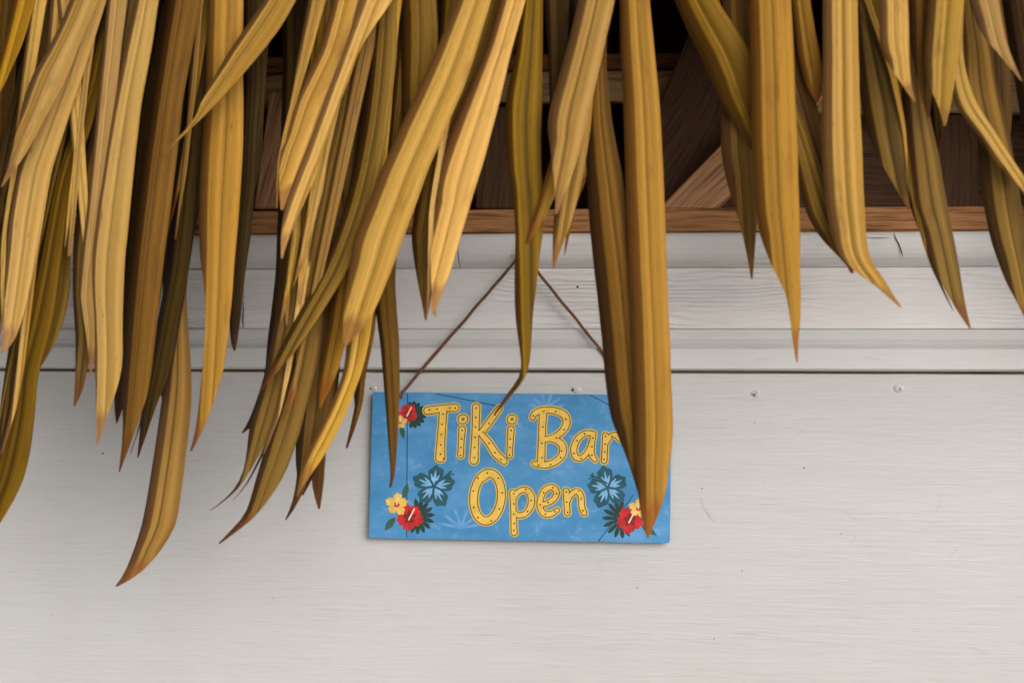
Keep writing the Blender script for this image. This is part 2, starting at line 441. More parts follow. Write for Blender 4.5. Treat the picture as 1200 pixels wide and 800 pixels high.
def hole(px, py, d, r, seed):
    rr = random.Random(seed); k = 9
    c = P(px, py, d); u = r * 0.00085
    ring = []
    for i in range(k):
        t = 2 * math.pi * i / k
        q = u * rr.uniform(0.65, 1.25)
        ring.append(c + Vector((math.cos(t) * q * 1.2, -0.0003, math.sin(t) * q)))
    vs = ring + [c + Vector((0, -0.0009, 0))]
    fs = [(i, (i + 1) % k, k) for i in range(k)]
    link('nail_hole', mesh('nail_hole', vs, fs), M['gap'], HUT)
def dent(px, py, d, r, seed):
    """a small paint-covered nail head standing proud"""
    rr = random.Random(seed); k = 14
    c = P(px, py, d); u = r * 0.00113; vs, fs = [], []
    for j, (q, h) in enumerate([(1.0, 0.0), (0.8, 0.0012), (0.45, 0.0017)]):
        for i in range(k):
            t = 2 * math.pi * i / k; e2 = u * q * rr.uniform(0.85, 1.15)
            vs.append(c + Vector((math.cos(t) * e2 * 1.35, -h, math.sin(t) * e2)))
    for j in range(2):
        for i in range(k):
            fs.append((j * k + i, j * k + (i + 1) % k, (j + 1) * k + (i + 1) % k, (j + 1) * k + i))
    fs.append(tuple(2 * k + i for i in range(k)))
    link('nail_head', mesh('nail_head', vs, fs, True), M['panel'], HUT)
for i, (x, y, r) in enumerate([(434, 455, 1.3), (671.5, 456.5, 1.8), (884, 462, 1.4), (887, 459.5, 1.0), (1055, 455, 1.3), (120.5, 531, 1.3), (942, 548, 1.1), (823, 572, 1.1),
                               (747, 688, 1.0), (870, 668, 0.9), (837, 748, 0.9), (985, 625, 0.7), (884, 495, 0.8), (895, 565, 0.6), (320, 700, 0.7), (60, 720, 0.6)]):
    hole(x, y, 0.0206 if y < 465 else 0.0188, r, i)
M['scuff'] = flat_mat('scuffed_paint', (0.45, 0.44, 0.43), 0.7)
for k, pts in enumerate([[(933, 511), (938, 506), (946, 500), (960, 491)], [(820, 582), (824, 592), (831, 604), (838, 612)], [(985, 597), (997, 603), (1005, 612)], [(1103, 585), (1100, 593), (1097, 597)],
            [(857, 741), (875, 742), (893, 744)], [(988, 723), (1000, 722), (1011, 724)], [(1132, 757), (1146, 760), (1160, 766)], [(995, 640), (1001, 632), (1004, 622)], [(60, 432 + 26), (72, 457)],
            [(40, 513), (56, 512), (66, 514)], [(905, 419), (893, 421), (884, 420)], [(1012, 418), (1022, 420), (1032, 421)], [(1108, 655), (1120, 645), (1131, 636)], [(700, 655), (706, 668), (704, 676)]]):
    sliver('scuff', pts, 0.65, 0.0300 if pts[0][1] < 430 else 0.0192, M['scuff'])
hole(677, 336, 0.0138, 1.7, 91)
for (x, y) in [(1123, 419)]: hole(x, y, 0.0279, 1.8, 92)
for i, (x, y, r) in enumerate([(675, 456, 4.5), (885.5, 461, 4.0), (1053, 455, 4.5), (438, 455, 3.2)]):
    dent(x, y, 0.0186, r, i)
nail_at = P(612, 297, 0.034)
bm = bmesh.new()
bmesh.ops.create_cone(bm, cap_ends=True, segments=12, radius1=0.0016, radius2=0.0016, depth=0.022, matrix=Matrix.Rotation(math.pi / 2, 4, 'X'))
bmesh.ops.create_cone(bm, cap_ends=True, segments=14, radius1=0.0042, radius2=0.0042, depth=0.0015, matrix=Matrix.Translation((0, -0.0115, 0)) @ Matrix.Rotation(math.pi / 2, 4, 'X'))
me = bpy.data.meshes.new('hanging_nail'); bm.to_mesh(me); bm.free()
o = link('hanging_nail', me, M['steel'], HUT); o.location = nail_at + Vector((0, -0.006, 0))

# ------------------------------------------------------------------ the sign
SD = 0.0335                                          # face of the sign, metres in front of the wall plane
SIGN = empty('bar_sign', P(610, 636, SD), 'small blue board reading Tiki Bar Open with hibiscus flowers, hung on twine', 'sign')
def to_local(vs): return [v - SIGN.location for v in vs]

def blue_mat():
    m, n, l, b = mat('sign_blue_print')
    tc = node(n, 'ShaderNodeTexCoord')
    t1 = node(n, 'ShaderNodeTexNoise'); t1.inputs['Scale'].default_value = 11; t1.inputs['Detail'].default_value = 6; t1.inputs['Roughness'].default_value = 0.6
    mp = node(n, 'ShaderNodeMapping'); mp.inputs['Scale'].default_value = (1, 1, 2.2)
    l.new(tc.outputs['Object'], mp.inputs[0]); l.new(mp.outputs[0], t1.inputs['Vector'])
    r1 = ramp(n, [(0.30, (0.040, 0.205, 0.43)), (0.50, (0.060, 0.262, 0.52)), (0.72, (0.12, 0.33, 0.61))])
    l.new(t1.outputs['Fac'], r1.inputs[0])
    t2 = node(n, 'ShaderNodeTexNoise'); t2.inputs['Scale'].default_value = 60; t2.inputs['Detail'].default_value = 8; t2.inputs['Roughness'].default_value = 0.75
    mp2 = node(n, 'ShaderNodeMapping'); mp2.inputs['Scale'].default_value = (0.9, 1, 1.1); mp2.inputs['Rotation'].default_value = (0, 0.6, 0)
    l.new(tc.outputs['Object'], mp2.inputs[0]); l.new(mp2.outputs[0], t2.inputs['Vector'])
    r2 = ramp(n, [(0.54, g3(0)), (0.74, g3(0.5))])
    l.new(t2.outputs['Fac'], r2.inputs[0])
    mx = node(n, 'ShaderNodeMix', data_type='RGBA')
    l.new(r2.outputs[0], mx.inputs[0]); l.new(r1.outputs[0], mx.inputs[6]); mx.inputs[7].default_value = (0.38, 0.55, 0.80, 1)
    l.new(mx.outputs[2], b.inputs['Base Color'])
    b.inputs['Roughness'].default_value = 0.42
    return m
M['blue'] = blue_mat()
M['gold'] = flat_mat('print_gold', (0.80, 0.50, 0.085), 0.45, 0.12, 70)
M['gold_rim'] = flat_mat('print_rim', (0.72, 0.50, 0.09), 0.45, 0.1, 70)
M['olive'] = flat_mat('print_olive_line', (0.075, 0.07, 0.012), 0.45)
M['dot'] = flat_mat('print_dot', (0.03, 0.022, 0.012), 0.5)
M['teal'] = flat_mat('print_teal', (0.012, 0.085, 0.115), 0.45, 0.25, 50)
M['palm'] = flat_mat('print_green', (0.008, 0.045, 0.040), 0.45, 0.3, 80)
M['leafgreen'] = flat_mat('print_leaf_green', (0.03, 0.10, 0.06), 0.45, 0.3, 80)
M['red'] = flat_mat('print_red', (0.52, 0.012, 0.012), 0.45, 0.35, 90)
M['darkred'] = flat_mat('print_dark_red', (0.20, 0.006, 0.008), 0.45, 0.3, 90)
M['yellow'] = flat_mat('print_yellow', (0.80, 0.50, 0.10), 0.45, 0.2, 90)
M['cream'] = flat_mat('print_cream', (0.85, 0.60, 0.40), 0.45)
M['lightblue'] = flat_mat('print_light_blue', (0.19, 0.43, 0.72), 0.45, 0.2, 90)
M['faint'] = flat_mat('print_faint_blue', (0.12, 0.325, 0.60), 0.45, 0.2, 90)
M['seam'] = flat_mat('print_seam', (0.008, 0.045, 0.09), 0.5)

def iso_mesh(f, bb, d, res=0.5):
    """filled outline of f(x, y) < 0 over a photo-pixel box, laid on the plane d (marching squares)"""
    x0, y0, x1, y1 = bb
    nx, ny = int((x1 - x0) / res) + 1, int((y1 - y0) / res) + 1
    xs, ys = x0 + np.arange(nx) * res, y0 + np.arange(ny) * res
    X, Y = np.meshgrid(xs, ys)
    F = f(X, Y)
    vid, vs, fs = {}, [], []
    def vert(key, x, y):
        if key not in vid:
            vid[key] = len(vs); vs.append(P(x, y, d))
        return vid[key]
    IN = F < 0
    for j in range(ny - 1):
        run = None
        for i in range(nx - 1):
            c = [(j, i), (j, i + 1), (j + 1, i + 1), (j + 1, i)]
            s = [IN[q] for q in c]
            if all(s):
                if run is None: run = i
                continue
            if run is not None:
                fs.append((vert((j, run), xs[run], ys[j]), vert((j, i), xs[i], ys[j]), vert((j + 1, i), xs[i], ys[j + 1]), vert((j + 1, run), xs[run], ys[j + 1])))
                run = None
            if not any(s): continue
            poly = []
            for q in range(4):
                A, B = c[q], c[(q + 1) % 4]
                if s[q]: poly.append(vert(A, xs[A[1]], ys[A[0]]))
                if s[q] != s[(q + 1) % 4]:
                    t = F[A] / (F[A] - F[B])
                    poly.append(vert(tuple(sorted((A, B))), xs[A[1]] + (xs[B[1]] - xs[A[1]]) * t, ys[A[0]] + (ys[B[0]] - ys[A[0]]) * t))
            if len(poly) > 2: fs.append(tuple(poly))
        if run is not None:
            i = nx - 1
            fs.append((vert((j, run), xs[run], ys[j]), vert((j, i), xs[i], ys[j]), vert((j + 1, i), xs[i], ys[j + 1]), vert((j + 1, run), xs[run], ys[j + 1])))
    return vs, fs

def printed(name, f, bb, layer, m, parent=None, res=0.5):
    vs, fs = iso_mesh(f, bb, SD + 0.0002 * layer, res)
    if not fs: return None
    o = link(name, mesh(name, to_local(vs), [q[::-1] for q in fs]), m, parent or SIGN)
    # face the front
    o.data.update()
    if o.data.polygons[0].normal.y > 0: o.data.flip_normals()
    return o

def seg(X, Y, a, b, ra, rb):
    ax, ay = a; bx, by = b
    dx, dy = bx - ax, by - ay
    t = np.clip(((X - ax) * dx + (Y - ay) * dy) / (dx * dx + dy * dy + 1e-9), 0, 1)
    return np.hypot(X - ax - t * dx, Y - ay - t * dy) - (ra + (rb - ra) * t)
def strokes(paths):
    """paths: list of point lists with (x, y, halfwidth)"""
    def f(X, Y):
        r = np.full(X.shape, 1e3)
        for p in paths:
            for q, s in zip(p[:-1], p[1:]):
                r = np.minimum(r, seg(X, Y, q[:2], s[:2], q[2], s[2]))
        return r
    return f
def curve(pts, n=6):
    """smooth a stroke (Catmull-Rom)"""
    out = []
    k = len(pts)
    for i in range(k - 1):
        p0, p1, p2, p3 = pts[max(i - 1, 0)], pts[i], pts[i + 1], pts[min(i + 2, k - 1)]
        for j in range(n):
            t = j / n
            out.append(tuple(0.5 * ((2 * b) + (-a + c) * t + (2 * a - 5 * b + 4 * c - d) * t * t + (-a + 3 * b - 3 * c + d) * t ** 3) for a, b, c, d in zip(p0, p1, p2, p3)))
    out.append(tuple(pts[-1]))
    return out
def W(pts, hw): return [(x, y, hw) for x, y in pts]
def ell(cx, cy, rx, ry, rot=0, n=28):
    c, s = math.cos(rot), math.sin(rot)
    return [(cx + rx * math.cos(t) * c - ry * math.sin(t) * s, cy + rx * math.cos(t) * s + ry * math.sin(t) * c) for t in [2 * math.pi * i / n for i in range(n + 1)]]

# the board: rounded corners, 3 mm thick
def sign_board():
    cs = [(437, 459), (787, 463), (785, 636), (432, 630)]
    rim = []
    for i in range(4):
        p, q, s = Vector(cs[i - 1]), Vector(cs[i]), Vector(cs[(i + 1) % 4])
        a0, b0 = q + (p - q).normalized() * 3.5, q + (s - q).normalized() * 3.5
        for k in range(6):
            t = k / 5
            rim.append((1 - t) ** 2 * a0 + 2 * t * (1 - t) * q + t * t * b0)
    bm = bmesh.new()
    f = [bm.verts.new(v) for v in to_local([P(p.x, p.y, SD) for p in rim])]
    b = [bm.verts.new(v.co + Vector((0, 0.003, 0))) for v in f]
    k = len(f)
    bm.faces.new(f); bm.faces.new(b[::-1])
    for i in range(k): bm.faces.new((f[i], b[i], b[(i + 1) % k], f[(i + 1) % k]))
    bmesh.ops.recalc_face_normals(bm, faces=bm.faces)
    me = bpy.data.meshes.new('sign_board'); bm.to_mesh(me); bm.free()
    return link('board', me, M['blue'], SIGN)
sign_board()

# printed plank seams
for pts in ([(477.5, 461), (477, 545), (476.5, 629)], [(511, 461.2), (546, 468), (583, 475.5)], [(691, 463), (706, 470), (724, 480)], [(701, 634), (722, 607), (742, 580)],
            ):
    xs = [p[0] for p in pts]; ys = [p[1] for p in pts]
    printed('plank_seam', strokes([W(pts, 0.55)]), (min(xs) - 2, min(ys) - 2, max(xs) + 2, max(ys) + 2), 1, M['seam'], res=0.4)

# faint hibiscus fans behind the lettering
for cx, cy, r in ((540, 618, 26), (640, 478, 20)):
    ps = [W([(cx, cy), (cx + r * math.cos(t), cy - r * 0.8 * math.sin(t))], 1.6) for t in np.linspace(0.2, 2.9, 6)]
    bb = [max(cx - r - 3, 440), cy - r, min(cx + r + 3, 780), min(cy + 4, 627)]
    printed('faint_fan', strokes(ps), bb, 0.5, M['faint'])

LETTERS = {
 'T': ([curve([(501, 481, 4.4), (510, 479.6, 4.2), (522, 478, 4.0), (533.5, 477.4, 4.4)]), curve([(519.5, 480, 4.4), (518, 500, 4.3), (516.5, 520, 4.6), (516, 536, 5.4)])],
       [(503, 480), (512, 479), (527, 478), (533.5, 478), (519, 485), (518, 497), (517, 509), (516.5, 521), (516, 532), (519.5, 537)]),
 'i': ([W(ell(542.5, 491, 3.6, 3.2, -0.4), 2.1), curve([(541.5, 503, 3.8), (540.5, 518, 3.2), (539.8, 533, 3.4)])], [(541.5, 504), (540.5, 514), (540, 524), (539.6, 533)]),
 'k': ([curve([(558, 477, 4.4), (557.5, 498, 4.0), (556.5, 520, 4.2), (555.5, 539, 4.8)]), curve([(585, 478.5, 3.4), (575, 492, 3.8), (564, 507, 3.6)]), curve([(563, 507, 3.4), (573, 519, 3.8), (581, 531, 4.2), (590.5, 540, 3.8)])],
       [(558, 478), (557.5, 489), (557, 500), (556.6, 512), (556, 524), (555.5, 536), (580, 486), (573, 496), (566, 506), (573, 519), (580, 530), (587, 538)]),
 'i2': ([W(ell(600, 491, 3.6, 3.2, -0.4), 2.1), curve([(598.8, 503, 3.8), (598, 518, 3.2), (597.2, 533, 3.4)])], [(598.8, 504), (598, 514), (597.6, 524), (597, 533)]),
 'B': ([curve([(636.5, 482, 4.4), (635.5, 500, 4.0), (634.8, 520, 4.0), (634, 543, 4.4)]), curve([(624, 489, 3.0), (627, 484, 3.4), (636, 480.5, 3.6), (650, 481, 3.8), (661, 486, 4.2), (664, 495, 4.2), (659, 505, 3.8), (649, 512, 3.4), (639, 514.5, 3.2)]),
        curve([(643, 513.5, 3.2), (653, 516, 3.6), (659.5, 523, 4.0), (658.5, 533, 4.0), (650, 541, 3.8), (638, 544.5, 3.6), (626, 543, 3.0)])],
       [(625, 487), (637, 482), (651, 482), (663, 491), (661, 503), (652, 513), (636, 500), (635, 519), (635, 536), (658, 528), (657, 536), (645, 544), (631, 545)]),
 'a': ([curve([(695.5, 508, 2.8), (686, 507.5, 3.0), (677, 514, 3.4), (672.5, 525, 3.6), (674.5, 535, 3.4), (682, 536, 3.0), (690, 527, 3.0), (695, 512, 3.0)]), curve([(695.5, 508, 3.0), (693.5, 520, 3.2), (693.5, 532, 3.2), (697, 538, 2.8)])],
       [(685, 508), (676, 516), (672.5, 531), (681, 537), (694.5, 513), (693.5, 523), (693.5, 533)]),
 'r': ([curve([(709.5, 510, 3.4), (708.8, 525, 3.2), (708, 539.5, 3.4)]), curve([(709.5, 520, 2.8), (715, 511.5, 3.0), (722, 509.5, 3.0), (726, 514, 3.2)])], [(709.5, 511), (709, 520), (708.6, 529), (708, 538), (717, 511)]),
 'O': ([W(ell(571.3, 582, 16.2, 28.2, 0.10), 4.6), W([(566, 561), (571, 557), (575, 554)], 3.0)],
       [(571, 554), (584, 560), (588.5, 577), (585, 596), (575.5, 610), (560, 606), (555, 594), (554.5, 575), (560, 560)]),
 'p': ([curve([(601, 577, 3.6), (601.5, 592, 3.2), (602, 608, 3.2), (602.5, 623.5, 3.6)]), curve([(602.5, 583, 2.8), (608, 575.5, 3.0), (616, 573.5, 3.2), (622, 580, 3.6), (622, 592, 3.6), (616, 601, 3.2), (608, 603.5, 3.0), (603, 600, 2.8)])],
       [(602, 578), (602, 590), (602, 602), (602.5, 613), (602, 621), (616, 573), (622, 586), (618, 599)]),
 'e': ([curve([(634.5, 591, 2.8), (643, 588.5, 3.0), (650, 583, 3.2), (652, 575.5, 3.4), (647, 570.5, 3.2), (639.5, 573, 3.2), (634, 582, 3.4), (632.8, 593, 3.4), (637, 601, 3.4), (645, 602, 3.2), (653, 597.5, 2.6)])],
       [(648, 571), (637, 577), (633, 591), (642, 588.5), (652, 578), (639, 602), (650, 599)]),
 'n': ([curve([(663.5, 575, 3.6), (664, 588, 3.2), (664.8, 600.5, 3.4)]), curve([(664.5, 588, 2.8), (670, 578.5, 3.0), (677, 575.5, 3.2), (681, 582, 3.4), (681.8, 593, 3.4), (684.5, 600.5, 3.2)])],
       [(663.5, 576), (664, 588), (665, 600), (678, 575), (681, 584), (683, 598)]),
}
for key, (paths, dots) in LETTERS.items():
    f = strokes(paths)
    xs = [q[0] for p in paths for q in p]; ys = [q[1] for p in paths for q in p]
    bb = (min(xs) - 9, min(ys) - 9, max(xs) + 9, max(ys) + 9)
    rim = printed('letter', lambda X, Y: f(X, Y) - 1.9, bb, 3, M['gold_rim'], res=0.45)
    printed('letter_outline', lambda X, Y: f(X, Y) - 0.60, bb, 4, M['olive'], rim, res=0.45)
    printed('letter_fill', lambda X, Y: f(X, Y) + 0.55, bb, 5, M['gold'], rim, res=0.45)
    printed('letter_dots', strokes([[(x, y, 0.95), (x + 0.3, y, 0.95)] for x, y in dots]), bb, 6, M['dot'], rim, res=0.4)

def hibiscus(cx, cy, r, rot, m, layer, inner=None, wob=0.12, name='flower', sep=0.45):
    def f(X, Y):
        dx, dy = X - cx, (Y - cy)
        R, T = np.hypot(dx, dy), np.arctan2(dy, dx) - rot
        lobe = sep + (1 - sep) * np.abs(np.cos(2.5 * T)) ** 0.5 + wob * 0.4 * np.cos(15 * T + 0.4) * np.abs(np.cos(2.5 * T)) + 0.05 * np.sin(3 * T + cx)
        return R - r * lobe
    o = printed(name, f, (cx - r * 1.2, cy - r * 1.2, cx + r * 1.2, cy + r * 1.2), layer, m, res=0.4)
    if inner is not None:
        ps = []
        for k in range(5):
            t = rot + k * 2 * math.pi / 5
            for dt, ln in ((-0.30, 0.60), (0, 0.76), (0.30, 0.60)):
                ps.append([(cx + 3.0 * math.cos(t), cy + 3.0 * math.sin(t), 0.5), (cx + r * ln * 0.6 * math.cos(t + dt), cy + r * ln * 0.6 * math.sin(t + dt), 1.55), (cx + r * ln * math.cos(t + dt * 1.1), cy + r * ln * math.sin(t + dt * 1.1), 0.5)])
        printed('petal_marks', strokes(ps), (cx - r, cy - r, cx + r, cy + r), layer + 1, inner, o, res=0.4)
    return o
def monstera(cx, cy, ang, ln, layer):
    """fan of separate curved fingers with a pale midrib"""
    ps = []
    for k in range(10):
        u = (k - 4.5) / 4.5
        t = ang + 1.45 * u
        fl = ln * (1.0 - 0.22 * u * u)
        b = t - 0.22 * u
        ps.append(curve([(cx, cy, 0.8), (cx + fl * 0.45 * math.cos(b), cy + fl * 0.45 * math.sin(b), 1.7), (cx + fl * 0.8 * math.cos(t), cy + fl * 0.8 * math.sin(t), 2.5), (cx + fl * math.cos(t + 0.10 * u), cy + fl * math.sin(t + 0.10 * u), 0.7)], 4))
    return printed('palm_leaf', strokes(ps), (cx - ln * 1.2, cy - ln * 1.2, cx + ln * 1.2, cy + ln * 1.2), layer, M['palm'], res=0.4)
def leaflet(x0, y0, x1, y1, hw, layer):
    mx, my = (x0 + x1) / 2, (y0 + y1) / 2
    printed('leaflet', strokes([curve([(x0, y0, 0.4), (mx, my, hw), (x1, y1, 0.3)])]), (min(x0, x1) - hw * 2, min(y0, y1) - hw * 2, max(x0, x1) + hw * 2, max(y0, y1) + hw * 2), layer, M['leafgreen'], res=0.4)
def pistil(x0, y0, x1, y1, layer):
    printed('pistil', strokes([W([(x0, y0), (x1, y1)], 0.9)]), (min(x0, x1) - 2, min(y0, y1) - 2, max(x0, x1) + 2, max(y0, y1) + 2), layer, M['cream'], res=0.3)

# teal hibiscus silhouettes either side of the lettering
h = hibiscus(508.5, 569.5, 24.5, -1.45, M['teal'], 1.5, M['lightblue'])
printed('stamen', strokes([W([(510, 565), (520, 559), (529, 552)], 1.0), W([(525, 557), (527, 552)], 0.8), W([(527, 556), (532, 555)], 0.8)]), (506, 546, 536, 572), 3, M['teal'], h, res=0.4)
h = hibiscus(712, 571, 24.0, -1.75, M['teal'], 1.5, M['lightblue'])
printed('stamen', strokes([W([(711, 566), (702, 560), (692, 557)], 1.0), W([(696, 558), (694, 554)], 0.8), W([(695, 559), (690, 561)], 0.8)]), (686, 550, 716, 572), 3, M['teal'], h, res=0.4)
# red and yellow posies in the corners
for (rx, ry, rr, yx, yy, yr, mx, my, ma, ml, leaves) in (
    (480, 605.5, 15.5, 465, 590.5, 13, 484, 604, 0.12, 25, [(463, 606, 451, 621, 4.2), (473, 584, 477.5, 566, 3.6)]),
    (478, 484, 11, 469, 494, 8, 480, 486, -0.05, 19, [(470, 498, 473, 514, 3.0)]),
    (738, 609, 15.5, 748, 595, 11, 734, 606, 2.95, 28, [(750, 612, 769, 627, 4.2)])):
    monstera(mx, my, ma, ml, 1.3)
    for lf in leaves: leaflet(*lf, 1.7)
    hibiscus(rx, ry, rr, 0.4, M['red'], 2.4, None, 0.2, sep=0.72); hibiscus(rx, ry, rr * 0.5, 0.9, M['darkred'], 2.8, None, 0.3, name='flower_throat', sep=0.2)
    hibiscus(yx, yy, yr, -1.5, M['yellow'], 3.4, None, 0.15, sep=0.5)
    pistil(rx - 1, ry + 3, rx + rr * 0.35, ry - rr * 0.6, 4.6)
    pistil(yx, yy, yx + 0.5, yy - yr * 0.6, 4.6)
    hibiscus(yx, yy + 0.5, yr * 0.28, 0, M['red'], 4.2, None, name='flower_eye')

# the twine: two twisted strands over the nail
def twine():
    path = [P(742, 464, SD + 0.002), P(705, 411, 0.0335), P(632, 321, 0.0375), P(614.5, 299.5, 0.0405), P(611.5, 296.4, 0.041), P(608.5, 299.5, 0.0405), P(598, 313, 0.0375), P(535, 386, 0.034), P(470, 461, SD + 0.002)]
    pts = []
    for i in range(len(path) - 1):
        L = (path[i + 1] - path[i]).length
        k = max(2, int(L / 0.0022))
        for j in range(k): pts.append(path[i].lerp(path[i + 1], j / k))
    pts.append(path[-1])
    vs, fs, sgm = [], [], 6
    s = 0.0
    for strand in range(2):
        base = len(vs); s = 0.0
        for i, p in enumerate(pts):
            t = (pts[min(i + 1, len(pts) - 1)] - pts[max(i - 1, 0)]).normalized()
            n1 = t.cross(Vector((0, 1, 0))).normalized(); n2 = t.cross(n1)
            if i: s += (p - pts[i - 1]).length
            ph = s / 0.0085 * 2 * math.pi + strand * math.pi
            wob = 1 + 0.25 * noise.noise((s * 160, strand * 5.0, 0))
            q = p + (n1 * math.cos(ph) + n2 * math.sin(ph)) * 0.00115 + n1 * 0.0009 * noise.noise((s * 35, 0, 3))
            for k in range(sgm):
                tt = 2 * math.pi * k / sgm
                vs.append(q + (n1 * math.cos(tt) + n2 * math.sin(tt)) * 0.00140 * wob)
        for i in range(len(pts) - 1):
            for k in range(sgm):
                a0, a1 = base + i * sgm + k, base + i * sgm + (k + 1) % sgm
                fs.append((a0, a1, a1 + sgm, a0 + sgm))
    o = link('twine', mesh('twine', to_local(vs), fs, True), M['twine'], SIGN)
    for (x, y) in ((470, 463.5), (742, 466.5)):
        bm = bmesh.new(); bmesh.ops.create_uvsphere(bm, u_segments=10, v_segments=7, radius=0.0034)
        for v in bm.verts: v.co *= 1 + 0.3 * noise.noise(v.co * 500)
        me = bpy.data.meshes.new('twine_knot'); bm.to_mesh(me); bm.free()
        k = link('knot', me, M['twine'], o); k.location = P(x, y, SD + 0.002) - SIGN.location
twine()

# ------------------------------------------------------------------ the thatch: every leaf its own
THATCH = empty('palm_thatch', (0, -0.25, 2.06), 'fringe of dry golden palm leaves hanging from the eave over the bar', 'thatch')
TOPY = -66.0
def cr(p, t):
    """Catmull-Rom through rows, t in [0, len-1]"""
    i = min(int(t), len(p) - 2); f = t - i
    a, b, c, d = p[max(i - 1, 0)], p[i], p[i + 1], p[min(i + 2, len(p) - 1)]
    return b + (c - b) * f

def leaf(rows, kind, d, tilt=None, bow=None, seed=0, label=None):
    r = random.Random(seed * 31 + 5)
    tilt = r.uniform(-0.30, 0.10) if tilt is None else tilt
    bow = r.uniform(-0.004, 0.007) if bow is None else bow
    rows = [(xl, y, xr, y) if len(q) == 3 else q for q in rows for (y, xl, xr) in [q if len(q) == 3 else (0, 0, 0)]]
    we = rows[-1][2] - rows[-1][0]
    if we > 5:
        ce = (rows[-1][0] + rows[-1][2]) / 2
        se = (ce - (rows[-2][0] + rows[-2][2]) / 2) / max(1, rows[-1][1] - rows[-2][1])
        hy = we * 1.6
        rows = rows + [(ce + se * hy - 0.8, rows[-1][1] + hy, ce + se * hy + 0.8, rows[-1][1] + hy)]
    # carry the leaf up out of sight to the eave
    x0, y0 = (rows[0][0] + rows[0][2]) / 2, rows[0][1]
    x1, y1 = (rows[1][0] + rows[1][2]) / 2, rows[1][1]
    sl = max(-0.8, min(0.8, (x1 - x0) / (y1 - y0)))
    w0 = rows[0][2] - rows[0][0]
    up = []
    ys = [TOPY, TOPY * 0.5] + ([y0 * 0.5] if y0 > 40 else [])
    for yy in ys:
        wx = max(w0, 26) if yy < 0 else (w0 + max(w0, 26)) / 2
        cx = x0 + sl * 0.75 * (yy - y0)
        up.append((cx - wx / 2, yy, cx + wx / 2, yy))
    rows = up + rows
    A = np.array(rows, float)
    # even resampling
    cen = np.stack([(A[:, 0] + A[:, 2]) / 2, (A[:, 1] + A[:, 3]) / 2], 1)
    total = np.sum(np.hypot(*np.diff(cen, axis=0).T))
    n = max(14, min(52, int(total / 10)))
    lens = np.concatenate([[0], np.cumsum(np.hypot(*np.diff(cen, axis=0).T))])
    fb, gb = r.uniform(0.22, 0.34), r.uniform(0.50, 0.62)      # where this leaf's fold and crease lie across it
    def umap(u): return u / fb * 0.27 if u < fb else (0.27 + (u - fb) / (gb - fb) * 0.23 if u < gb else 0.5 + (u - gb) / (1 - gb) * 0.5)
    US = [0, fb * 0.5, fb - 0.012, fb + 0.012, (fb + gb) / 2, gb - 0.04, gb - 0.012, gb + 0.012, gb + 0.04, gb + (1 - gb) * 0.4, gb + (1 - gb) * 0.72, gb + (1 - gb) * 0.88, 1.0]
    k1, k2, k3 = r.uniform(0.6, 1.0), r.uniform(0.10, 0.24), r.uniform(0.02, 0.10)
    def Hf(u):
        if u < fb: return (u - fb) * k1
        if u < gb: return (u - fb) * k2 - 0.05 * max(0, 1 - abs(u - gb) / 0.03)
        h = (gb - fb) * k2 - (u - gb) * k3 - 0.05 * max(0, 1 - abs(u - gb) / 0.03)
        return h - max(0, u - (gb + (1 - gb) * 0.72)) * 0.12
    rowsx = []
    ph = r.uniform(0, 50)
    for i in range(n + 1):
        s = total * i / n
        k = int(np.searchsorted(lens, s, side='right') - 1); k = min(k, len(lens) - 2)
        t = k + (s - lens[k]) / max(1e-6, lens[k + 1] - lens[k])
        q = cr(A, t)
        wid = q[2] - q[0]
        wob = min(0.9, wid * 0.025)
        xl = q[0] + noise.noise((s * 0.02, ph, 1.0)) * wob
        xr = q[2] + noise.noise((s * 0.02, ph, 7.0)) * wob
        if xr < xl + 0.6: c = (xl + xr) / 2; xl, xr = c - 0.3, c + 0.3
        rowsx.append([xl, xr, q[1]])
    X = np.array(rowsx)
    for _ in range(2):                                 # ease the corners of the outline a little
        X[1:-1] = X[:-2] * 0.15 + X[1:-1] * 0.7 + X[2:] * 0.15
    wd_ = X[:, 1] - X[:, 0]; cx_ = (X[:, 0] + X[:, 1]) / 2
    imax = int(np.argmax(wd_ * (X[:, 2] > -10) * (1 + 0.0006 * X[:, 2])))
    ist = imax
    while ist < n - 1 and wd_[ist] > 0.90 * wd_[imax]: ist += 1
    ref = np.stack([X[:, 0], X[:, 1]], 1)
    j0 = max(0, ist - 8)
    sref = (cx_[ist] - cx_[j0]) / max(1e-6, X[ist, 2] - X[j0, 2])
    cc, w0r = cx_[ist], wd_[ist]
    for i in range(ist + 1, n + 1):
        dy = X[i, 2] - X[i - 1, 2]
        sact = (cx_[i] - cx_[i - 1]) / max(1e-6, dy)
        cc += dy * (0.85 * sref + 0.15 * sact)
        f_ = (i - ist) / max(1, n - ist)
        wr = max(wd_[i], w0r * (1 - 0.15 * f_))
        lo, hi = cc - wr / 2, cc + wr / 2
        if lo > X[i, 0]: cc -= lo - X[i, 0]
        if hi < X[i, 1]: cc += X[i, 1] - hi
        ref[i] = (cc - wr / 2, cc + wr / 2)
    # rows of points in space
    nu = len(US)
    ROW, UA = [], []
    for i in range(n + 1):
        v = i / n
        dd = d + bow * v * v * 2 + 0.006 * noise.noise((v * total * 0.008, ph, 3.0)) * v
        lo, hi = ref[i]
        ua = [min(1, max(0, (min(max(lo + u * (hi - lo), X[i, 0]), X[i, 1]) - lo) / max(0.5, hi - lo))) for u in US]
        ua[0] = min(ua[0], max(0, (X[i, 0] - lo) / max(0.5, hi - lo))); ua[-1] = max(ua[-1], min(1, (X[i, 1] - lo) / max(0.5, hi - lo)))
        px_ = [lo + q * (hi - lo) for q in ua]; px_[0] = X[i, 0]; px_[-1] = X[i, 1]
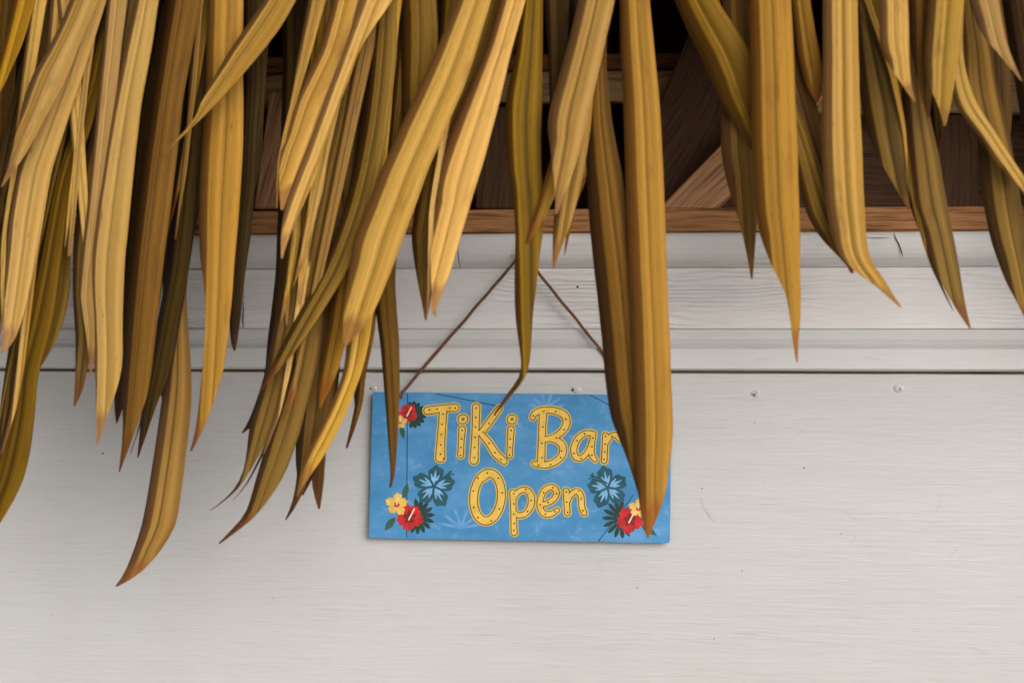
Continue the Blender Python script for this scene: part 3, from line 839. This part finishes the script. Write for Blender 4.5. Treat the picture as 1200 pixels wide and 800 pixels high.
        ROW.append([P(q, X[i, 2], dd) for q in px_]); UA.append((ua, P(lo, X[i, 2], dd), P(hi, X[i, 2], dd)))
    # over the eave and back up the roof slope
    R0, U0 = ROW[0], UA[0]
    cen0 = (R0[0] + R0[-1]) / 2
    for by, uz, pinch in ((0.006, 0.012, 1.0), (0.03, 0.028, 0.95), (0.12, 0.066, 0.8), (0.30, 0.139, 0.5)):
        off = Vector((0, by, uz))
        g = lambda p: cen0 + (p - cen0) * pinch + off
        ROW.insert(0, [g(p) for p in R0]); UA.insert(0, (U0[0], g(U0[1]), g(U0[2])))
    N = len(ROW)
    mid = [(q[0] + q[-1]) / 2 for q in ROW]
    vlen = [0]
    for i in range(1, N): vlen.append(vlen[-1] + (mid[i] - mid[i - 1]).length)
    front, back, uvv = [], [], []
    fold = r.uniform(0.85, 1.25)
    for i in range(N):
        ua, lo, hi = UA[i]
        along = (mid[min(i + 1, N - 1)] - mid[max(i - 1, 0)]).normalized()
        e = hi - lo; wd = e.length
        nrm = along.cross(e).normalized()
        if nrm.y > 0 and nrm.z < 0.3: nrm = -nrm
        if nrm.z < -0.6: nrm = -nrm
        v = vlen[i] / vlen[-1]
        tw = tilt + 0.18 * noise.noise((v * 2.2, ph, 11.0))
        for u, p0 in zip(ua, ROW[i]):
            p = p0 + nrm * (wd * (Hf(u) * fold + (u - 0.5) * -tw))
            front.append(p); back.append(p - nrm * 0.0005); uvv.append((umap(u), v))
    vs, fs = front + back, []
    uvv = uvv * 2
    nf = len(front)
    for i in range(N - 1):
        for j in range(nu - 1):
            a0 = i * nu + j
            fs.append((a0, a0 + nu, a0 + nu + 1, a0 + 1))
            b0 = nf + a0
            fs.append((b0, b0 + 1, b0 + nu + 1, b0 + nu))
        for j in (0, nu - 1):
            a0 = i * nu + j
            fs.append((a0, nf + a0, nf + a0 + nu, a0 + nu) if j == 0 else (a0, a0 + nu, nf + a0 + nu, nf + a0))
    me = mesh('leaf', [p - THATCH.location for p in vs], fs, True)
    ul = me.uv_layers.new(name='UVMap')
    idx = np.empty(len(me.loops), np.int32); me.loops.foreach_get('vertex_index', idx)
    ul.data.foreach_set('uv', np.array(uvv, np.float32)[idx].ravel())
    o = link('leaf', me, LF[kind], THATCH)
    if label: o['label'] = label
    return o

LEAVES = [
 # rows are (photo y, left edge x, right edge x); kind; metres in front of the wall
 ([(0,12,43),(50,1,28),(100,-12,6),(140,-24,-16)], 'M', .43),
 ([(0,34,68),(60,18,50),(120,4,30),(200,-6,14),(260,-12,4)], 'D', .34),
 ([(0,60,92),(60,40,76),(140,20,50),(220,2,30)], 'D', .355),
 ([(0,78,117),(30,66,104),(60,50,91),(85,33,82),(102,27,74),(122,21,63),(150,19,48),(180,14,32),(200,9,18),(219,2,4)], 'L', .475),
 ([(0,88,126),(50,72,111),(100,54,95),(150,34,78),(200,12,62),(260,2,52),(300,1,44),(340,4,36),(370,6,28),(400,3,19),(413,1,6)], 'L', .44),
 ([(0,120,142),(50,108,132),(100,98,120),(150,78,109),(200,60,91),(240,52,82),(300,40,74),(340,30,70),(380,20,64),(440,5,47),(480,3,44),(520,-8,40),(560,-18,31),(590,-25,16),(625,-32,-6)], 'O', .41),
 ([(240,70,90),(300,66,83),(340,62,82),(370,56,76),(400,48,66),(430,40,48)], 'O', .385),
 ([(300,20,52),(350,18,48),(400,10,36),(450,2,24),(500,-4,14),(540,-8,2)], 'O', .395),
 ([(0,137,162),(120,114,142),(200,93,122),(300,82,108),(350,83,106),(400,86,110),(440,88,101),(460,87,97),(476,86,88)], 'O', .425),
 ([(0,156,188),(60,141,179),(120,129,168),(180,117,161),(240,106,156),(300,99,150),(340,98,148),(380,102,146),(430,107,146),(450,109,141),(483,111,129),(505,112,120),(521,112,114)], 'L', .455),
 ([(220,104,124),(300,94,112),(340,93,109),(370,97,113),(400,102,115),(430,105,110),(440,106,107)], 'L', .44),
 ([(0,192,236),(60,183,224),(120,174,214),(180,165,207),(240,157,200),(300,151,192),(360,145,186),(420,141,178),(459,139,174),(495,143,162),(520,142,153),(553,138,140)], 'B', .43),
 ([(100,215,240),(160,210,236),(250,200,228),(320,190,222),(380,180,208),(440,168,198),(474,163,184),(500,162,175),(536,160,162)], 'D', .385),
 ([(200,202,228),(300,194,222),(344,194,218),(390,193,221),(430,191,224),(460,187,225),(510,180,221),(561,172,214),(600,165,209),(617,162,206),(645,154,188),(668,145,170),(680,139,152),(688,132,136)], 'M', .345),
 ([(0,222,254),(120,212,244),(240,200,234),(320,190,222),(400,182,208),(450,186,200)], 'D', .36),
 ([(0,186,212),(120,160,192),(240,146,182),(330,140,172),(420,132,160),(470,132,148)], 'D', .37),
 ([(0,240,286),(60,238,285),(120,237,286),(180,232,285),(240,229,281),(300,231,276),(345,240,273),(392,241,268),(437,237,262),(467,233,252),(490,230,244),(510,226,235),(528,220,223)], 'M', .43),
 ([(0,283,312),(100,282,312),(200,279,302),(284,271,294),(329,268,287),(368,266,283),(400,269,279),(411,274,276)], 'D', .395),
 ([(0,305,348),(30,284,331),(60,263,308),(90,248,283),(115,237,260),(132,232,244),(142,227,234),(160,210,214),(182,190,192)], 'L', .48),
 ([(0,328,363),(80,329,361),(160,327,356),(250,324,352),(320,321,350),(400,311,345),(436,309,338),(463,301,325),(490,291,308),(500,286,296),(507,281,284)], 'D', .37),
 ([(0,352,384),(60,352,376),(140,345,366),(220,335,360),(290,328,350),(350,322,344)], 'D', .355),
 ([(0,388,421),(60,370,409),(120,340,381),(150,332,370),(175,327,359),(205,327,349),(230,328,338),(246,329,332)], 'L', .455),
 ([(0,417,462),(30,411,440),(60,401,421),(90,389,411),(120,377,399),(150,367,389),(175,357,379),(205,344,371),(240,331,356),(270,329,343),(290,329,335),(303,330,332)], 'L', .475),
 ([(0,438,466),(60,430,466),(105,427,462),(150,420,456),(200,410,447),(240,400,437),(280,388,422),(320,371,407),(356,352,385),(398,330,356),(420,319,340),(437,311,323),(458,302,304)], 'O', .43),
 ([(60,402,425),(150,384,406),(200,374,393),(250,362,385),(305,350,374),(345,351,366),(380,350,358),(400,352,354)], 'O', .41),
 ([(100,415,432),(150,404,424),(240,388,412),(300,374,402),(360,362,392),(420,352,384),(470,345,370),(510,340,352)], 'D', .375),
 ([(340,326,352),(380,318,350),(448,305,336),(499,289,324),(526,288,309),(550,286,294),(565,278,285),(577,270,275),(590,255,258),(598,243,245)], 'O', .385),
 ([(300,352,384),(360,346,379),(420,339,373),(460,329,363),(500,316,353),(535,305,342),(568,296,327),(595,290,308),(608,283,297),(620,270,281),(637,254,257)], 'O', .40),
 ([(240,392,420),(300,374,412),(400,358,402),(460,347,397),(500,343,390),(540,343,377),(570,350,362),(580,354,356)], 'D', .365),
 ([(460,350,392),(500,347,386),(545,347,370),(562,347,362),(586,342,351),(600,336,343),(609,332,334)], 'B', .38),
 ([(360,378,402),(420,372,396),(480,366,387),(535,364,381),(559,364,380),(577,367,378),(596,373,375)], 'B', .355),
 ([(300,418,444),(350,410,440),(400,404,434),(433,402,426),(475,386,410),(505,371,397),(532,357,382),(555,349,366),(570,346,354),(581,345,347)], 'L', .425),
 ([(360,428,442),(400,424,438),(440,418,428),(470,416,426),(500,410,417),(525,404,407)], 'B', .39),
 ([(280,400,428),(330,390,417),(380,382,411),(430,373,398),(455,371,388),(469,374,380)], 'M', .415),
 ([(0,533,577),(60,508,559),(105,487,544),(150,466,524),(200,443,503),(240,427,489),(281,410,474),(320,405,459),(350,403,447),(378,401,433),(395,402,416),(405,404,407)], 'L', .47),
 ([(0,584,617),(60,566,600),(120,538,586),(180,513,570),(215,503,559),(275,504,541),(320,505,528),(345,506,518),(368,506,509)], 'L', .455),
 ([(100,535,562),(200,492,520),(275,480,507),(299,483,506),(340,491,507),(362,496,503),(375,498,500)], 'O', .42),
 ([(0,466,511),(50,467,514),(100,468,509),(150,468,496),(220,470,485)], 'O', .415),
 ([(0,513,528),(50,514,525),(90,515,519)], 'D', .40),
 ([(0,612,636),(60,604,636),(120,591,635),(160,591,634),(200,594,634),(240,602,637),(270,604,637),(300,603,632),(344,602,628),(371,603,624),(398,607,623),(425,611,621),(436,612,619),(447,605,614),(460,594,602),(472,586,592),(486,577,580)], 'O', .435),
 ([(130,660,676),(170,650,668),(200,640,662),(240,629,646),(265,621,633),(285,615,619)], 'M', .448),
 ([(0,676,721),(60,661,708),(120,643,694),(145,639,688),(180,645,680),(210,649,669),(235,651,661),(251,651,653)], 'L', .47),
 ([(150,662,692),(200,656,685),(239,650,676),(257,648,671),(280,647,662),(296,647,656),(313,647,650)], 'M', .43),
 ([(120,672,696),(180,672,690),(215,673,686),(233,676,678)], 'B', .415),
 ([(0,636,668),(60,642,664),(120,644,662),(200,646,664),(240,650,658)], 'D', .395),
 ([(80,688,711),(140,684,717),(200,685,729),(270,690,741),(330,696,749),(400,704,754),(440,707,758),(490,713,761),(520,727,762),(545,737,762),(570,745,760),(592,752,756)], 'B', .435),
 ([(0,725,761),(60,726,767),(120,729,773),(180,731,776),(240,733,779),(330,737,782),(400,740,785),(452,742,787),(502,743,789),(540,744,786),(580,747,780),(607,751,770),(622,755,763),(630,758,760)], 'M', .465),
 ([(0,790,840),(30,803,859),(60,818,878),(90,831,890),(120,845,893),(150,864,896),(172,878,898),(190,889,899)], 'M', .42),
 ([(0,877,927),(60,879,930),(120,880,932),(180,881,935),(240,884,937),(280,891,938),(311,904,938),(345,922,939),(375,926,938),(400,929,935),(424,933,935)], 'M', .465),
 ([(0,846,880),(60,848,882),(120,845,883),(180,844,885),(215,852,886),(263,867,887),(302,876,884),(327,880,882)], 'M', .40),
 ([(0,928,949),(40,932,956),(70,936,962),(100,944,965),(116,954,961),(121,957,959)], 'M', .43),
 ([(60,905,940),(100,915,950),(150,930,965),(200,940,985),(240,955,1000),(280,975,1000)], 'B', .405),
 ([(110,908,928),(150,920,945),(180,929,955),(215,937,966),(250,944,980),(280,962,991),(300,982,997),(311,992,998)], 'O', .42),
 ([(0,964,1005),(60,964,1006),(120,963,1007),(180,963,1010),(240,967,1013),(285,976,1016),(305,987,1020),(318,1001,1029),(330,1020,1038),(345,1037,1046),(360,1054,1057)], 'L', .455),
 ([(0,1003,1020),(40,1005,1028),(70,1006,1038),(100,1007,1050),(130,1010,1059),(155,1018,1057),(180,1027,1058),(205,1041,1060),(230,1055,1064),(246,1064,1067)], 'O', .425),
 ([(60,1056,1080),(120,1060,1086),(180,1061,1100),(240,1066,1110),(280,1082,1118),(312,1092,1124),(345,1110,1129),(365,1122,1133),(385,1136,1138)], 'O', .41),
 ([(0,1030,1064),(55,1031,1066),(75,1041,1066),(95,1054,1067),(110,1064,1070),(119,1071,1073)], 'L', .485),
 ([(0,1088,1130),(50,1084,1126),(85,1083,1121),(100,1089,1118),(125,1100,1114),(148,1106,1108)], 'L', .48),
 ([(0,1064,1096),(60,1068,1092),(100,1076,1094),(130,1084,1090)], 'B', .45),
 ([(0,1020,1050),(60,1024,1052),(110,1040,1066),(160,1052,1064)], 'D', .395),
 ([(0,1122,1146),(60,1123,1160),(100,1122,1166),(140,1130,1174),(180,1158,1184),(205,1180,1194),(215,1190,1194)], 'M', .435),
 ([(50,1112,1128),(75,1113,1130),(100,1114,1136),(125,1120,1146),(155,1144,1166),(195,1178,1192),(215,1192,1206),(235,1206,1214)], 'L', .45),
 ([(0,1136,1170),(30,1146,1175),(48,1156,1179),(60,1168,1183),(78,1182,1190),(95,1196,1198)], 'L', .48),
 ([(0,1174,1208),(60,1184,1216),(120,1194,1226),(180,1204,1226)], 'B', .43),
 ([(0,1196,1236),(60,1208,1246),(140,1222,1250),(200,1232,1240)], 'L', .475),
 ([(100,1142,1168),(150,1145,1182),(200,1149,1190),(240,1153,1197),(282,1162,1203),(312,1173,1208),(332,1180,1212),(365,1197,1216),(397,1212,1216)], 'O', .415),
 ([(160,452,480),(200,447,474),(280,440,467),(329,437,463),(371,439,466),(400,444,468),(445,448,469),(505,453,467),(541,456,464),(560,458,463),(571,455,458)], 'B', .40),
 # narrow split strips
 ([(240,360,372),(305,350,358),(340,349,355),(357,350,352)], 'L', .432),
 ([(280,342,350),(338,334,340),(365,334,339),(381,335,337)], 'L', .405),
 ([(380,344,352),(430,335,342),(450,331,337),(480,325,330),(510,314,319),(532,307,309)], 'L', .415),
 ([(360,362,370),(410,349,356),(440,344,351),(470,338,344),(492,331,333)], 'M', .42),
 ([(420,20,30),(470,14,22),(500,6,13),(532,-2,1)], 'L', .425),
 ([(0,108,116),(80,96,106),(160,88,97),(240,82,90),(300,79,84)], 'L', .435),
 ([(0,230,238),(100,222,230),(200,212,219),(280,203,206)], 'M', .41),
 ([(0,360,368),(90,350,358),(170,336,344),(240,323,326)], 'O', .44),
 ([(380,406,416),(430,412,420),(470,415,419),(488,416,418)], 'B', .385),
 ([(0,700,707),(70,702,709),(150,704,710),(215,707,709)], 'O', .42),
 ([(0,836,843),(60,846,853),(120,851,858),(190,858,863),(240,862,864)], 'O', .39),
 ([(0,1012,1020),(80,1040,1048),(150,1056,1062),(205,1062,1064)], 'L', .436),
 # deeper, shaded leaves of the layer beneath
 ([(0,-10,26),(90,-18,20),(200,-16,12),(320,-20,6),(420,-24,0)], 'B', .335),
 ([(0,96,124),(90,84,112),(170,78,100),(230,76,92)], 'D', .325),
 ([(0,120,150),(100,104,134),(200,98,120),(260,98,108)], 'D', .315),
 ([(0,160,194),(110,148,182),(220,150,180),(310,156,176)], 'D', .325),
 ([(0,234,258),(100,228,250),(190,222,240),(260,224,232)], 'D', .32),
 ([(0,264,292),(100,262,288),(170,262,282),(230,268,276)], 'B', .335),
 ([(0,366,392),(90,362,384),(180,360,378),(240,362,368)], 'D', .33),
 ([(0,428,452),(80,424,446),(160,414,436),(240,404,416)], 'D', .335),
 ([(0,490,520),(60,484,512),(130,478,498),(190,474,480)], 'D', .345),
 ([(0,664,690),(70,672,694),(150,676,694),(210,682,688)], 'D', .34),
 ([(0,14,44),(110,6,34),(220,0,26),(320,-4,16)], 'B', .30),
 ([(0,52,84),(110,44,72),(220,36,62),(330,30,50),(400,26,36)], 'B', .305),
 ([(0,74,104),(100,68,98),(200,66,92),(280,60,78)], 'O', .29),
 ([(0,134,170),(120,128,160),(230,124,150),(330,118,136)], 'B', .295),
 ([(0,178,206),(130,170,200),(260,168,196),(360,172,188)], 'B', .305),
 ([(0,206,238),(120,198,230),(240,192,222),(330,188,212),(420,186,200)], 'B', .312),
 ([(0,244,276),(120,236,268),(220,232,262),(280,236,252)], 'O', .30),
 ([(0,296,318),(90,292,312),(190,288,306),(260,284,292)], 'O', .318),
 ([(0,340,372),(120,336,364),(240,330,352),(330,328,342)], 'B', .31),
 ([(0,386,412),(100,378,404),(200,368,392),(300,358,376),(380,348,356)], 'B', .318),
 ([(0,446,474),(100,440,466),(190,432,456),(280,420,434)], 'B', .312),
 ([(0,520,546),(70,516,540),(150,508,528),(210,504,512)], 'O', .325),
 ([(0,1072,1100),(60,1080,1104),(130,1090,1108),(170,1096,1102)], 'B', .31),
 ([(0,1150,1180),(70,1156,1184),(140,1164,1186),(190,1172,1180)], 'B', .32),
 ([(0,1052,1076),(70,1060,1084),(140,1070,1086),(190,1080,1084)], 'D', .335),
]
base = []
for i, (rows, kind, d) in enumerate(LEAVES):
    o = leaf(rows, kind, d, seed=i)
    if rows[-1][0] < 400: base.append(o)

# split strips hanging beside some of the longer tips
for i, (rows, kind, d) in enumerate(LEAVES):
    y0, y1 = rows[0][0], rows[-1][0]
    if y1 < 240 or d < 0.36 or rnd.random() > 0.34 or rows[0][1] in (612, 725): continue
    side = rnd.choice((-1, 1))
    ya, yb = y0 + (y1 - y0) * 0.5, y1 + rnd.uniform(-26, 8)
    ty = [r[0] for r in rows]; ex = [r[1] if side < 0 else r[2] for r in rows]
    dev = rnd.uniform(3, 9); ww = rnd.uniform(3.5, 6.5)
    strip_rows = []
    for t in (0, 0.3, 0.6, 0.85, 1.0):
        y = ya + (yb - ya) * t
        x = float(np.interp(y, ty, ex)) + side * (dev * t * t - ww * 0.8 * (1 - t))
        h = ww / 2 * (1 - t ** 3) + 0.4
        strip_rows.append((y, x - h, x + h))
    leaf(strip_rows, kind, d - 0.007, seed=500 + i)

# the same fringe runs on along the eave to either side
for sgn, off in ((-1, -1.27), (1, 1.29)):
    for o in base:
        c = o.copy(); C.objects.link(c); c.parent = THATCH
        c.location = (off, rnd.uniform(-0.004, 0.004), rnd.uniform(-0.015, 0.015))
